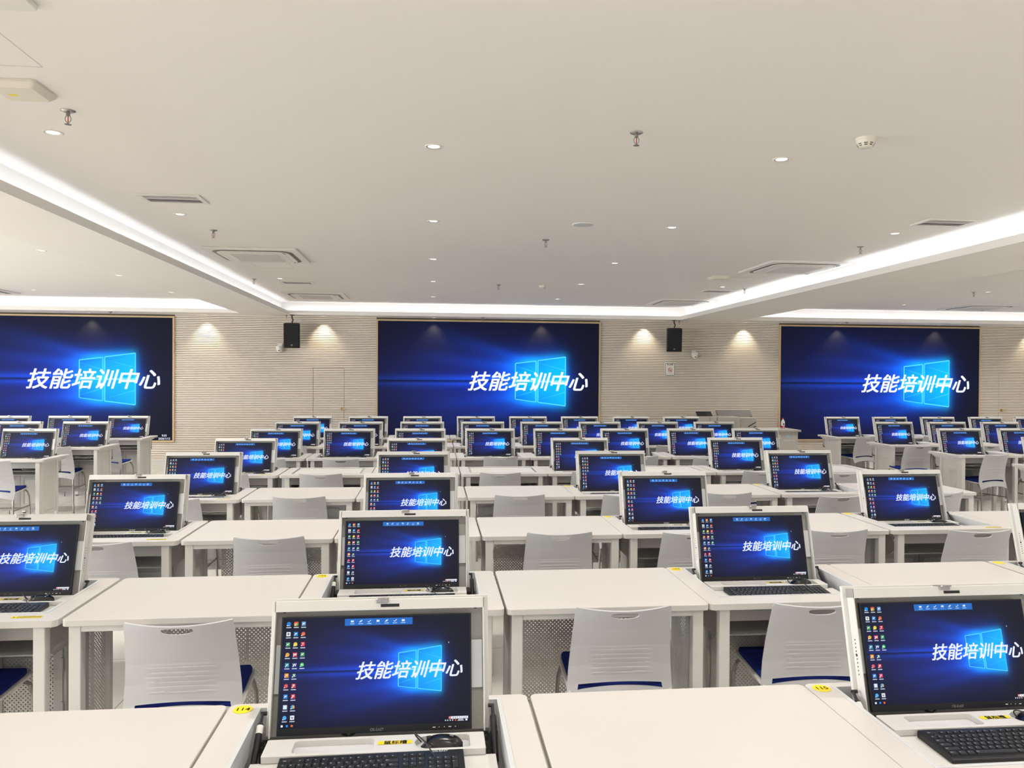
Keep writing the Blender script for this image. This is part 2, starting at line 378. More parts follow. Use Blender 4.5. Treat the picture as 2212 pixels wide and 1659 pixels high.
def make_display(name, W, H, eps, desktop=True, clock=False):
    """local XZ plane, faces -Y, bottom centre at origin"""
    V = []; F = []; C = []
    nu, nv = 150, 86
    uu, vv = np.meshgrid(np.linspace(0, 1, nu+1), np.linspace(0, 1, nv+1))
    col = lin(wallpaper(uu, vv)).reshape(-1, 3)
    for a, b in zip(uu.ravel(), vv.ravel()): V.append(((a-.5)*W, 0, (1-b)*H))
    C += [tuple(c) for c in col]
    for j in range(nv):
        for i in range(nu):
            a = j*(nu+1)+i; F.append((a+nu+1, a+nu+2, a+1, a))
    lay = [0]
    def poly(pts, cols):
        o = len(V); lay[0] += 0
        for k, (a, b) in enumerate(pts):
            V.append(((a-.5)*W, -eps, (1-b)*H)); C.append(tuple(lin(cols[k] if isinstance(cols[0], (tuple, list)) else cols)))
        F.append(tuple(range(o+len(pts)-1, o-1, -1)) if area2(pts) > 0 else tuple(range(o, o+len(pts))))
    def area2(p): return sum(p[i][0]*p[(i+1)%len(p)][1]-p[(i+1)%len(p)][0]*p[i][1] for i in range(len(p)))
    def rect(a, b, c, d, colr): poly([(a, b), (c, b), (c, d), (a, d)], colr)
    asp = W/H
    def line(p, q, wd, colr, colr2=None):
        dx = (q[0]-p[0])*asp; dy = q[1]-p[1]; l = math.hypot(dx, dy); nx = -dy/l*wd/asp; ny = dx/l*wd
        c2 = colr2 or colr
        poly([(p[0]+nx, p[1]+ny), (q[0]+nx, q[1]+ny), (q[0]-nx, q[1]-ny), (p[0]-nx, p[1]-ny)], [colr, c2, c2, colr])
    def words(body, u, v, h, colr, shear=0, off=0, align='CENTER', e=2):
        vs, fs = text_mb(body, 1, shear, off, align); o = len(V)
        for x, y in vs: V.append(((u-.5)*W+x*h*H, -eps*e, (1-v)*H+y*h*H)); C.append(tuple(lin(colr)))
        F.extend(tuple(i+o for i in f) for f in fs)
    # four-pane window emblem
    LW = [(.616, .349), (.709, .328), (.709, .676), (.616, .652)]; RWn = [(.720, .323), (.845, .290), (.845, .710), (.720, .679)]
    for q, (c1, c2) in ((LW, ((0, 104, 226), (0, 146, 246))), (RWn, ((0, 138, 242), (0, 166, 252)))):
        mids = [((q[0][0]+q[3][0])/2, .5), ((q[1][0]+q[2][0])/2, .5)]
        poly([q[0], q[1], mids[1], mids[0]], [c1, c2, (0, 186, 255), (0, 172, 252)])
        poly([mids[0], mids[1], q[2], q[3]], [(0, 172, 252), (0, 186, 255), c2, c1])
        h0 = q[3][1]-q[0][1]; h1 = q[2][1]-q[1][1]
        line((q[0][0], q[0][1]+.02), (q[1][0], q[1][1]+.28*h1), .0022, (20, 150, 240), (90, 215, 255))
        line((q[3][0], q[3][1]-.02), (q[2][0], q[2][1]-.28*h1), .0022, (20, 150, 240), (90, 215, 255))
        for i in range(4): line(q[i], q[(i+1) % 4], .0042, (86, 214, 255))
        line(mids[0], mids[1], .008, (150, 232, 255))
    line((.712, .325), (.712, .678), .004, (60, 180, 250))
    words('技能培训中心', .672, .566, .172, (226, 233, 252), .29, .017, e=3)
    if desktop:
        rect(.325, .018, .688, .083, (28, 104, 190))
        for k, x in enumerate((.365, .41, .455, .502, .548, .594, .638)):
            if k % 3 == 0: rect(x-.008, .034, x+.008, .052, (236, 242, 250))
            elif k % 3 == 1: line((x-.008, .052), (x+.008, .033), .004, (225, 235, 248)); rect(x-.004, .036, x+.004, .050, (225, 235, 248))
            else: line((x-.008, .044), (x-.002, .052), .003, (225, 235, 248)); line((x-.002, .052), (x+.009, .033), .003, (225, 235, 248))
            rect(x-.012, .062, x+.012, .070, (176, 206, 238))
        pal = [[(60,150,220),(232,238,240),(70,150,90),(226,160,50),(40,140,160),(224,150,50),(214,70,80),(50,130,210),(190,205,220),(60,160,225)],
               [(214,90,60),(30,130,200),(226,200,60),(206,40,50),(40,70,130),(40,110,80),(206,60,70),(214,50,80),(80,150,200),(220,226,236)],
               [(90,150,210),(214,90,50),(206,40,60),(60,150,90),(50,190,90)]]
        for ci, cx in enumerate((.030, .069, .108)):
            for r, pc in enumerate(pal[ci]):
                cy = .052+.0945*r; hx, hy = .0105, .019
                ring = [(cx+hx*math.cos(a), cy+hy*math.sin(a)) for a in [k*PI/5 for k in range(10)]]
                if (r+ci) % 3 == 0: poly(ring, pc)
                else: rect(cx-hx, cy-hy, cx+hx, cy+hy, pc)
                LET = {(1, 3): 'W', (1, 4): 'W', (1, 5): 'X', (1, 6): 'P', (1, 7): 'P', (2, 2): 'T'}
                if (ci, r) == (1, 0):
                    for k, c3 in enumerate(((220, 60, 50), (70, 160, 80), (240, 190, 40))):
                        poly([(cx, cy)]+[(cx+hx*1.1*math.cos(a), cy+hy*1.1*math.sin(a)) for a in [(-5*PI/6)+k*2*PI/3+j*PI/9 for j in range(7)]], c3)
                    poly([(cx+.005*math.cos(a*PI/4), cy+.009*math.sin(a*PI/4)) for a in range(8)], (250, 250, 250)); poly([(cx+.0037*math.cos(a*PI/4), cy+.0066*math.sin(a*PI/4)) for a in range(8)], (60, 130, 230))
                elif (ci, r) in LET: words(LET[(ci, r)], cx, cy+.012, .034, (245, 246, 250), 0, .02)
                elif (ci, r) == (2, 4):
                    for dx, dy, q in ((-.002, -.002, .0055), (.004, .004, .0042)): poly([(cx+dx+q*math.cos(a*PI/5), cy+dy+q*1.4*math.sin(a*PI/5)) for a in range(10)], (240, 250, 240))
                elif (ci, r) in ((0, 1), (1, 9)): poly([(cx+.0055*math.cos(a*PI/5), cy-.001+.012*math.sin(a*PI/5)) for a in range(10)], (30, 26, 30)); poly([(cx+.002*math.cos(a*PI/4), cy+.0045*math.sin(a*PI/4)) for a in range(8)], (226, 190, 180))
                elif (ci, r) == (0, 8): poly([(cx-.007, cy-.014), (cx+.007, cy-.014), (cx+.005, cy+.015), (cx-.005, cy+.015)], (226, 234, 242)); rect(cx-.009, cy-.018, cx+.009, cy-.013, (210, 220, 230))
                elif (ci, r) == (1, 8): rect(cx, cy-.012, cx+.009, cy+.014, (236, 190, 60)); rect(cx+.003, cy-.012, cx+.005, cy+.014, (200, 70, 60))
                elif (ci, r) == (0, 0): poly([(cx-.009, cy-.016), (cx+.010, cy-.010), (cx+.009, cy+.010), (cx-.008, cy+.006)], (30, 120, 220)); line((cx-.006, cy+.014), (cx+.007, cy+.018), .003, (190, 210, 230))
                elif (r+ci) % 3 == 0: poly([(cx+.0055*math.cos(a*PI/5), cy+.0095*math.sin(a*PI/5)) for a in range(10)], tuple(min(255, int(v*.55+112)) for v in pc)); line((cx-.004, cy+.005), (cx+.004, cy-.006), .003, tuple(int(v*.6) for v in pc))
                else: line((cx-.006, cy+.006), (cx+.006, cy-.008), .004, (244, 246, 250)); line((cx-.005, cy-.007), (cx+.003, cy+.002), .003, (244, 246, 250))
                rect(cx-.0105, cy+.010, cx-.005, cy+.019, (240, 244, 248))
                rect(cx-.013, cy+.030, cx+.013, cy+.038, (196, 204, 220))
        for x, pc in ((.018, (235, 240, 245)), (.044, (40, 140, 220)), (.069, (226, 110, 50))): rect(x-.005, .966, x+.005, .984, pc)
        rect(.885, .944, .988, .966, (232, 236, 246)); rect(.885, .944, .897, .966, (226, 80, 70))
        for k in range(7): rect(.906+.0115*k, .950, .912+.0115*k, .960, (90, 96, 120))
        for k, x in enumerate((.868, .880, .893, .906)): rect(x-.003, .972, x+.003, .984, (200, 208, 220))
        rect(.918, .972, .925, .985, (230, 90, 60)); rect(.936, .970, .962, .976, (200, 208, 220)); rect(.932, .980, .966, .986, (200, 208, 220)); rect(.974, .970, .984, .986, (226, 230, 240))
        poly([(.883, .252), (.888, .268), (.8835, .270)], (240, 244, 250))
    else:
        rect(.022, .955, .036, .982, (0, 160, 220))
    if clock:
        words('9:55', .9655, .968, .023, (225, 230, 245), .1, .012); words('2026/1/12', .9655, .993, .023, (225, 230, 245), .1, .012)
    me = bpy.data.meshes.new(name); me.from_pydata(V, [], F)
    at = me.attributes.new('picture', 'FLOAT_COLOR', 'POINT')
    at.data.foreach_set('color', np.hstack([np.array(C, dtype=np.float32), np.ones((len(C), 1), np.float32)]).ravel())
    me.materials.append(M['display' if desktop else 'wall_display']); me.update()
    return me
def wall_screens():
    m1 = None
    for i, ((a, b), lab) in enumerate(zip(SCREENS, ('large wall screen with clock in corner, left of the slatted wall', 'large wall screen in the middle between the two hanging loudspeakers', 'large wall screen on the right beside the bottle on the lectern table'))):
        W, H = b-a, SZ1-SZ0
        t = thing('wall_screen', lab, 'screen', ((a+b)/2, YW-.02, SZ0), 0, 'large screens on the slatted wall')
        g = .03
        f = MB().box(-W/2-g, -W/2, -.012, .05, -g, H+g).box(W/2, W/2+g, -.012, .05, -g, H+g).box(-W/2, W/2, -.012, .05, -g, 0).box(-W/2, W/2, -.012, .05, H, H+g)
        f.obj('frame', M['trimw'], t)
        MB().box(-W/2, W/2, .002, .048, 0, H).obj('housing', M['black'], t)
        if i == 0: me = make_display('display', W, H, .003, False, True)
        elif m1 is None: me = m1 = make_display('display', W, H, .003, False)
        else: me = m1
        meshobj('display', me, t)
wall_screens()

# ------------------------------------------------------------------ desks
LX, LY, LZ, LT, LL = 0.0, .2026, .7514, math.radians(14.5), .349      # lid hinge, tilt and length in desk coordinates
def sheet_x(x, y0, y1, z0, z1):
    return MB().quad((x, y0, z0), (x, y1, z0), (x, y1, z1), (x, y0, z1))
def legs_and_rails(t, xl, xp, yr, mw, side=True):
    for sx in (-1, 1):
        for sy, x, y, wd in ((-1, sx*xl, -.262, mw), (1, sx*xp, yr, .034)):
            MB().box(x-wd/2, x+wd/2, y-wd/2, y+wd/2, .012, .775).obj('leg', M['steel'], t, bevel=.003)
            MB().lathe([(.016, 0), (.018, .012)], (x, y, 0), 12).obj('foot', M['dark'], t)
        if side:
            sheet_x(sx*xp, -.155, yr-.016, .20, .755).obj('side_panel', M['pery'], t, recalc=False)
            MB().box(sx*xp-.004, sx*xp+.004, -.241, -.155, .20, .755).obj('side_plate', M['grey'], t)
            MB().box(sx*xp-.012, sx*xp+.012, -.241, yr-.016, .18, .20).obj('side_rail', M['steel'], t)
        MB().box(sx*xp-.012, sx*xp+.012, -.241, .27, .755, .775).obj('top_bearer', M['steel'], t)
def plain_table():
    t = thing('student_table', '', 'desk')
    MB().prism(rrect(-.406, .406, -.30, .30, .022, 5), .775, .80).obj('tabletop', M['desk'], t, bevel=.003)
    legs_and_rails(t, .364, .372, .022, .043)
    MB().box(-.343, .343, -.281, -.256, .750, .775).obj('front_rail', M['steel'], t, bevel=.002)
    MB().quad((-.305, .141, .24), (.305, .141, .24), (.305, .141, .775), (-.305, .141, .775)).obj('modesty_panel', M['perx'], t, recalc=False)
    MB().box(-.305, .305, .138, .160, .765, .775).obj('panel_flange', M['steel'], t)
    return t
def cabinet(t):
    Y = .06
    w = .281
    c = MB().box(-w, w, Y, Y+.016, .595, .622).box(-w, w, Y, Y+.016, .21, .235).box(-w, -w+.012, Y, Y+.016, .235, .595).box(w-.012, w, Y, Y+.016, .235, .595)
    c.box(-w, w, .262, .267, .21, .622).box(-w, w, Y+.016, .262, .21, .216).box(-w, w, Y+.016, .262, .614, .622).box(-w, -w+.004, Y+.016, .262, .216, .614).box(w-.004, w, Y+.016, .262, .216, .614)
    c = c.obj('cabinet', M['grey'], t)
    for s in (-1, 1):
        x0, x1 = (-.268, -.002) if s < 0 else (.002, .268)
        d = MB(); ya, yb = Y-.006, Y+.006; k = .034
        d.box(x0, x1, ya, yb, .237, .285).box(x0, x1, ya, yb, .545, .593).box(x0, x0+k, ya, yb, .285, .545).box(x1-k, x1, ya, yb, .285, .545)
        d.box(x0+k-.004, x1-k+.004, ya-.0012, ya, .567, .569)
        d.add([(x0+k, Y, .285), (x1-k, Y, .285), (x1-k, Y, .545), (x0+k, Y, .545)], [(0, 1, 2, 3)], 1)
        d.obj('cabinet_door', [M['grey'], M['perx']], c, recalc=False)
        hx = x0 if s < 0 else x1
        for z in (.30, .48): MB().tube([(hx, Y-.008, z), (hx, Y-.008, z+.06)], .005, 8).obj('hinge', M['grey'], c)
    MB().quad((-.331, .252, .60), (.331, .252, .60), (.331, .252, .72), (-.331, .252, .72)).obj('cable_guard', M['perd'], t, recalc=False)
def lid_open(t):
    lid = MB().box(-.2945, .2945, 0, .012, 0, LL).obj('lid', M['steel'], t, bevel=.002)
    lid.location = (LX, LY, LZ); lid.rotation_euler = (-LT, 0, 0)
    b = MB()
    for s in (-1, 1): b.box(min(s*.2815, s*.2775), max(s*.2815, s*.2775), -.036, 0, 0, LL-.006)
    b.box(-.2815, .2815, -.036, 0, LL-.034, LL-.006)
    b.obj('inner_frame', M['steel'], lid, bevel=.0012)
    MB().box(-.2775, .2775, -.004, 0, 0, LL-.034).obj('lid_lining', M['lidback'], lid)
    MB().box(-.2765, .2765, -.017, -.004, .106, .230).obj('mounting_plate', M['liner'], lid, bevel=.002)
    b = MB()
    for s in (-1, 1):
        xo = s*.2822
        for k in range(10):
            z = .105+.0105*k
            b.tube([(xo, -.018, z), (xo-s*.001, -.018, z)], .0022 if k != 5 else .0045, 8)
    b.obj('adjustment_hole', M['dark'], lid)
    MB().box(0, .05, -.0368, -.0355, LL-.0265, LL-.0185).obj('latch_slot', M['dark'], lid)
    MB().prism(rrect(-.013, .021, -.052, -.004, .008, 4), LL-.007, LL-.003).box(-.012, .020, -.0395, -.0365, LL-.016, LL-.005).obj('latch', M['chrome'], lid, bevel=.001)
    b = MB()
    for x in (-.258, .258): b.lathe([(.004, 0), (.004, .003)], (x, -.018, LL-.037), 10)
    b.obj('screw', M['dark'], lid)
    for s in (-1, 1):
        g = MB(); p0 = Vector((s*.303, .205, .812)); p1 = Vector((s*.303, .02, .66)); d = p1-p0
        g.tube([p0, p0+d*.12], .0045, 10).tube([p0+d*.1, p0+d*.13, p0+d*.62, p0+d*.65], [.005, .0085, .0085, .005], 14).tube([p0+d*.6, p1], .0045, 8)
        g.tube([(s*.291, .205, .812), (s*.307, .205, .812)], .005, 12)
        gs = g.obj('gas_spring', M['black'], t, smooth=False)
        if s < 0: MB().tube([p0+d*.14, p0+d*.23], .0088, 14, cap=False).obj('spring_label', M['white'], gs)
def well(t):
    outer = rrect(-.406, .406, -.30, .30, .022, 5); hole = [(-.332, -.20), (.332, -.20), (.332, .275), (-.332, .275)]
    slab(outer, [hole], .775, .80).obj('tabletop', M['desk'], t, bevel=.0025)
    inner = [(-.32, -.19), (.32, -.19), (.32, .268), (-.32, .268)]
    slab(hole, [inner], .735, .8008).obj('well_liner', M['liner'], t)
    b = MB()
    for s in (-1, 1):
        x0, x1 = sorted((s*.322, s*.328))
        vs = [(-.17, .735), (-.20, .70), (-.20, .66), (-.15, .62), (.22, .62), (.26, .66), (.26, .735)]
        n = len(vs); b.add([(x0, y, z) for y, z in vs]+[(x1, y, z) for y, z in vs], [tuple(range(n)), tuple(reversed(range(n, 2*n)))]+[(i, n+i, n+(i+1) % n, (i+1) % n) for i in range(n)])
    b.box(-.322, .322, -.205, -.20, .70, .775).box(-.322, .322, .262, .266, .64, .735).box(-.322, .322, -.15, .262, .62, .626)
    b.obj('lift_box', M['grey'], t)
def tray(t):
    outer = rrect(-.275, .275, .05, .140, .004, 2)
    pen = rrect(-.205, -.006, .062, .128, .012, 4)
    mo = [(.230, .060), (.236, .066), (.236, .124), (.229, .130), (.14, .130), (.118, .126), (.103, .114), (.097, .096), (.102, .077), (.114, .065), (.125, .060)]
    o = slab(outer, [pen, mo], .755, .772).obj('pencil_tray', M['steel'], t, bevel=.0012)
    MB().box(-.272, .272, .052, .138, .746, .7565).obj('tray_base', M['liner'], o)
    q = MB().quad((.004, .088, .7728), (.090, .088, .7728), (.090, .106, .7728), (.004, .106, .7728))
    lb = q.obj('name_strip', M['yellow'], o, recalc=False)
    vs, fs = text_mb('鼠标槽', .02, 0, .02)
    MB().add([(x+.048, y+.0895, .7732) for x, y in vs], fs).obj('lettering', M['ink'], o, recalc=False)
    MB().box(-.30, .30, -.188, .055, .746, .754).obj('keyboard_shelf', M['steel'], t, bevel=.001)
def warning_strip(t):
    s = MB().quad((.225, -.262, .8006), (.335, -.262, .8006), (.335, -.237, .8006), (.225, -.237, .8006)).obj('warning_strip', M['yellow'], t, recalc=False)
    b = MB()
    for y in (-.2555, -.2455):
        x = .246
        while x < .325: l = random.uniform(.003, .006); b.quad((x, y, .801), (x+l, y, .801), (x+l, y+.0055, .801), (x, y+.0055, .801)); x += l+.0022
    b.lathe([(.004, .8008), (.004, .801)], (.235, -.2495, 0), 10)
    b.obj('small_print', M['ink'], s, recalc=False)
def pc_desk():
    t = thing('computer_desk', '', 'desk'); well(t); legs_and_rails(t, .338, .350, .10, .042, False); cabinet(t); lid_open(t); tray(t); warning_strip(t)
    return t
def pc_desk_shut():
    t = thing('computer_desk', '', 'desk'); well(t); legs_and_rails(t, .338, .350, .10, .042, False); cabinet(t)
    MB().box(-.300, .300, -.165, .2, .789, .8).obj('lid', M['steel'], t, bevel=.002)
    MB().box(-.313, .313, -.182, .262, .772, .789).obj('lid_lining', M['grey'], t)
    return t
_END = {}
def end_panel(t, sx):
    if sx not in _END:
        _END[sx] = (sheet_x(sx*.352, -.235, .084, .235, .74).mesh('end_panel', M['pery'], recalc=False),
                    MB().box(sx*.352-.008, sx*.352+.008, -.241, .084, .205, .235).box(sx*.352-.008, sx*.352+.008, -.241, .084, .74, .755).box(sx*.352-.004, sx*.352+.004, -.241, -.19, .235, .74).mesh('end_panel_rim', M['steel']))
    p = meshobj('end_panel', _END[sx][0], t); meshobj('end_panel_rim', _END[sx][1], p)
# ------------------------------------------------------------------ monitor, keyboard, mouse, chair
def monitor():
    t = thing('monitor', '', 'monitor')
    W, H = .508, .2965
    MB().box(-W/2, W/2, -.030, -.019, 0, H).box(-W/2+.012, W/2-.012, -.019, -.0175, .012, H-.012).obj('casing', M['black'], t, bevel=.0015)
    d = meshobj('display', make_display('monitor_display', .500, .276, .0004), t); d.location = (0, -.0304, .0175)
    vs, fs = text_mb('OS-EASY', .0095, 0, .012)
    MB().add([(x+.004, -.0303, y+.0045) for x, y in vs], fs).obj('lettering', M['print_'], t, recalc=False)
    b = MB()
    for x, wd in ((.150, .008), (.166, .002), (.180, .002), (.192, .007), (.209, .003)): b.quad((x, -.0303, .0068), (x+wd, -.0303, .0068), (x+wd, -.0303, .0088), (x, -.0303, .0088))
    b.obj('button_mark', M['print_'], t, recalc=False)
    MB().tube([(-.10, -.012, .01), (-.085, -.014, -.004), (-.068, -.02, -.008), (-.055, -.014, -.002), (-.05, -.012, .01)], .003, 8).obj('cable', M['black'], t, smooth=True)
    return t
def keyboard():
    t = thing('keyboard', '', 'keyboard')
    W, D = .445, .142
    b = MB(); prof = [(-D/2, 0), (-D/2, .008), (-D/2+.004, .010), (D/2-.004, .020), (D/2, .018), (D/2, 0)]
    n = len(prof); b.add([(-W/2, y, z) for y, z in prof]+[(W/2, y, z) for y, z in prof], [tuple(range(n)), tuple(reversed(range(n, 2*n)))]+[(i, n+i, n+(i+1) % n, (i+1) % n) for i in range(n)])
    b.obj('case', M['black'], t, bevel=.002)
    k = MB(); lg = MB(); P = .0187
    top = lambda y: .010+(y+D/2)/D*.010+.0045
    def key(x, y, wu, hu=1):
        x0, x1 = x+.0012, x+wu*P-.0012; y0, y1 = y-hu*P*.98+.0012, y-.0012; za, zb = top(y0), top(y1); i = .0018
        k.add([(x0, y0, za-.0045), (x1, y0, za-.0045), (x1, y1, zb-.0045), (x0, y1, zb-.0045), (x0+i, y0+i, za), (x1-i, y0+i, za), (x1-i, y1-i, zb), (x0+i, y1-i, zb)],
              [(4, 5, 6, 7), (0, 1, 5, 4), (1, 2, 6, 5), (2, 3, 7, 6), (3, 0, 4, 7)])
        ly = y1-.0085; lz = top(ly)+.0003; l = .0035 if wu < 1.3 else .007
        lg.quad((x0+.003, ly, lz), (x0+.003+l, ly, lz), (x0+.003+l, ly+.0028, top(ly+.0028)+.0003), (x0+.003, ly+.0028, top(ly+.0028)+.0003))
    xl = -W/2+.008; yt = D/2-.017
    x = xl; key(x, yt, 1.3, .8); x += 2*P
    for g in range(3):
        for i in range(4): key(x, yt, 1, .8); x += P
        x += .4*P
    rows = [([1]*13+[2]), ([1.5]+[1]*12+[1.5]), ([1.8]+[1]*11+[2.2]), ([2.3]+[1]*10+[2.7]), [1.3, 1.2, 1.2, 6, 1.2, 1.2, 1.2, 1.7]]
    for r, row in enumerate(rows):
        x = xl; y = yt-.0185-r*P*.98
        for wu in row: key(x, y, wu); x += wu*P
    xn = xl+15.3*P
    for r in (0, 1, 2):
        for i in range(3): key(xn+i*P, yt-(.0185+(r-1)*P*.98 if r else 0), 1, .8 if r == 0 else 1)
    key(xn+P, yt-.0185-3*P*.98, 1)
    for i in range(3): key(xn+i*P, yt-.0185-4*P*.98, 1)
    xp = xl+18.6*P
    for r in range(5):
        for i in range(4):
            if r in (2, 4) and i == 3: continue
            key(xp+i*P, yt-.0185-r*P*.98, 1, 2 if (i == 3 and r in (1, 3)) else 1)
    k.obj('keys', M['keycap'], t, recalc=False)
    lg.obj('key_legends', M['legend'], t, recalc=False)
    vs, fs = text_mb('OS-EASY', .010, 0, .012)
    MB().add([(x+.165, y+D/2-.0125, top(y+D/2-.0125)-.0035) for x, y in vs], fs).obj('lettering', M['print_'], t, recalc=False)
    return t
def mouse():
    t = thing('mouse', '', 'mouse')
    nx, ny = 9, 15; vs = []; fs = []
    for j in range(ny):
        v = j/(ny-1)*2-1
        for i in range(nx):
            u = i/(nx-1)*2-1
            wd = .030*math.sqrt(max(0, 1-abs(v)**3.2))*(1-.08*math.cos(v*2)); z = .030*(max(0, 1-abs(v+.12)**2.4)**.6)*(max(0, 1-abs(u)**3)**.5)*.98
            vs.append((u*wd, v*.054, max(z, .001)))
    for j in range(ny-1):
        for i in range(nx-1): a = j*nx+i; fs.append((a, a+1, a+nx+1, a+nx))
    MB().add(vs, fs).obj('shell', M['mouseb'], t, smooth=True)
    MB().tube([(0, .028, .024), (0, .038, .022)], .005, 10).obj('wheel', M['black'], t)
    b = MB()
    for x in (-.004, .002): b.add([(x, -.030, .0292), (x+.0012, -.030, .0292), (x+.0035, -.020, .0306), (x+.0023, -.020, .0306)], [(0, 1, 2, 3)])
    b.obj('emblem', M['print_'], t, recalc=False)
    P = [(0, .052, .012), (-.004, .066, .030), (-.02, .062, .040), (-.05, .035, .034), (-.085, .005, .014), (-.13, -.022, .006), (-.17, -.034, .003)]
    MB().tube(cat(P), .0018, 6).obj('cord', M['black'], t, smooth=True)
    return t
def cat(P, n=6):
    P = [Vector(p) for p in P]; out = []
    for i in range(len(P)-1):
        p0, p1, p2, p3 = P[max(i-1, 0)], P[i], P[i+1], P[min(i+2, len(P)-1)]
        for k in range(n):
            t = k/n; out.append(.5*((2*p1)+(p2-p0)*t+(2*p0-5*p1+4*p2-p3)*t*t+(3*p1-p0-3*p2+p3)*t**3))
    out.append(P[-1]); return out
def interp(x, xs, ys):
    return float(np.interp(x, xs, ys))
def chair():
    t = thing('chair', '', 'chair')
    # moulded back: sheet with carrying slot, ribs and a low slot showing the seat cushion
    nz, nx = 110, 44; Z0, Z1 = .405, .813
    vs = []; fs = []
    for j in range(nz+1):
        s = j/nz
        for i in range(nx+1):
            u = i/nx*2-1
            zt = Z1+.010*u*u; zb = Z0+.035*(1-abs(u)**2.2)
            z = zb+(zt-zb)*s
            hw = interp(s, [0, .12, .35, .6, .85, .97, 1], [.203, .211, .205, .197, .190, .188, .184])
            y = interp(s, [0, .1, .22, .4, .6, .8, 1], [-.026, -.012, -.002, -.004, -.020, -.046, -.080])
            y += .034*u*u*(.4+.6*s)
            rel = (z-.545)/.118
            if 0 < rel < 1 and abs(u) < .62:
                env = min(1, (.62-abs(u))/.12)*min(1, rel/.06, (1-rel)/.06)
                ph = (z+.010*(u*u))/.0185
                y -= .0038*env*(ph % 1)
            vs.append((u*hw, y, z))
    for j in range(nz):
        for i in range(nx): a = j*(nx+1)+i; fs.append((a, a+1, a+nx+2, a+nx+1))
    me = MB().add(vs, fs).mesh('backrest', M['shell'], recalc=False)
    tmp = bpy.data.objects.new('tmp', me); COL.objects.link(tmp)
    so = tmp.modifiers.new('s', 'SOLIDIFY'); so.thickness = .007; so.offset = 0
    cut = MB()
    def cyl(poly):
        n = len(poly); cut.add([(x, -.3, z) for x, z in poly]+[(x, .3, z) for x, z in poly], [tuple(range(n)), tuple(reversed(range(n, 2*n)))]+[(i, n+i, n+(i+1) % n, (i+1) % n) for i in range(n)])
    E = []
    for k in range(28):
        a = 2*PI*k/28; E.append((.055*math.copysign(abs(math.cos(a))**.8, math.cos(a)), .793+(.0115 if math.sin(a) > 0 else .0135)*math.copysign(abs(math.sin(a))**(.45 if math.sin(a) > 0 else .9), math.sin(a))))
    cyl(E)
    N = 18; up = [(x, .505+.012*(1-(x/.168)**2)) for x in np.linspace(-.166, .166, N)]; dn = [(x, .484+.018*(1-(x/.170)**2)) for x in np.linspace(.170, -.170, N)]
    cyl(up+dn)
    co = cut.obj('cut', M['shell'])
    bo = tmp.modifiers.new('b', 'BOOLEAN'); bo.object = co; bo.operation = 'DIFFERENCE'; bo.solver = 'EXACT'
    dg = bpy.context.evaluated_depsgraph_get(); fin = bpy.data.meshes.new_from_object(tmp.evaluated_get(dg)); fin.name = 'backrest'
    for o in (tmp, co): bpy.data.objects.remove(o)
    bm = bmesh.new(); bm.from_mesh(fin)
    for e in bm.edges: e.smooth = len(e.link_faces) == 2 and e.calc_face_angle(0) < .7
    for f in bm.faces: f.smooth = True
    bm.to_mesh(fin); bm.free()
    fin.materials.clear(); fin.materials.append(M['shell'])
    meshobj('backrest', fin, t)
    # seat pan and cushion
    def sheet(hw, y0, y1, th, z_off, rim):
        b = MB(); n, m = 16, 16; V = []; F = []
        for side in (0, 1):
            for j in range(m+1):
                v = j/m
                for i in range(n+1):
                    u = i/n*2-1
                    y = y0+(y1-y0)*v; c = 1-.22*max(0, (v-.75)/.25)**2*abs(u)**3
                    z = .478+.020*v-.006*(1-u*u)*(1-v)-.030*max(0, (v-.86)/.14)**2+.004*u*u+z_off
                    V.append((u*hw*(1-.04*v)*c, y-.02*max(0, (v-.8)/.2)*u*u, z-(th if side else 0)))
        k = (n+1)*(m+1)
        for j in range(m):
            for i in range(n):
                a = j*(n+1)+i; F.append((a, a+1, a+n+2, a+n+1)); F.append((k+a, k+a+n+1, k+a+n+2, k+a+1))
        bd = [i for i in range(n+1)]+[j*(n+1)+n for j in range(1, m+1)]+[m*(n+1)+i for i in range(n-1, -1, -1)]+[j*(n+1) for j in range(m-1, 0, -1)]
        for i in range(len(bd)): a, c = bd[i], bd[(i+1) % len(bd)]; F.append((a, k+a, k+c, c))
        return b.add(V, F)
    sheet(.205, .004, .40, .012, 0, 0).obj('seat_shell', M['white'], t, bevel=.003)
    sheet(.192, .010, .39, .018, .0185, 0).obj('seat_cushion', M['blue'], t, bevel=.006)
    for s in (-1, 1):
        MB().tube([(s*.185, .05, .468), (s*.196, .0, .42), (s*.205, -.02, .36), (s*.215, -.03, .006)], .0085, 10).lathe([(.012, 0), (.012, .02)], (s*.215, -.03, 0), 10).obj('leg', M['satin'], t, smooth=False)
        MB().tube([(s*.175, .31, .472), (s*.18, .345, .45), (s*.19, .36, .40), (s*.205, .375, .006)], .0085, 10).lathe([(.012, 0), (.012, .02)], (s*.205, .375, 0), 10).obj('leg', M['satin'], t)
        MB().tube([(s*.208, -.022, .30), (s*.197, .366, .30)], .0065, 8).obj('side_stretcher', M['satin'], t)
    MB().tube([(-.202, .18, .30), (.202, .18, .30)], .0065, 8).obj('cross_stretcher', M['satin'], t)
    return t

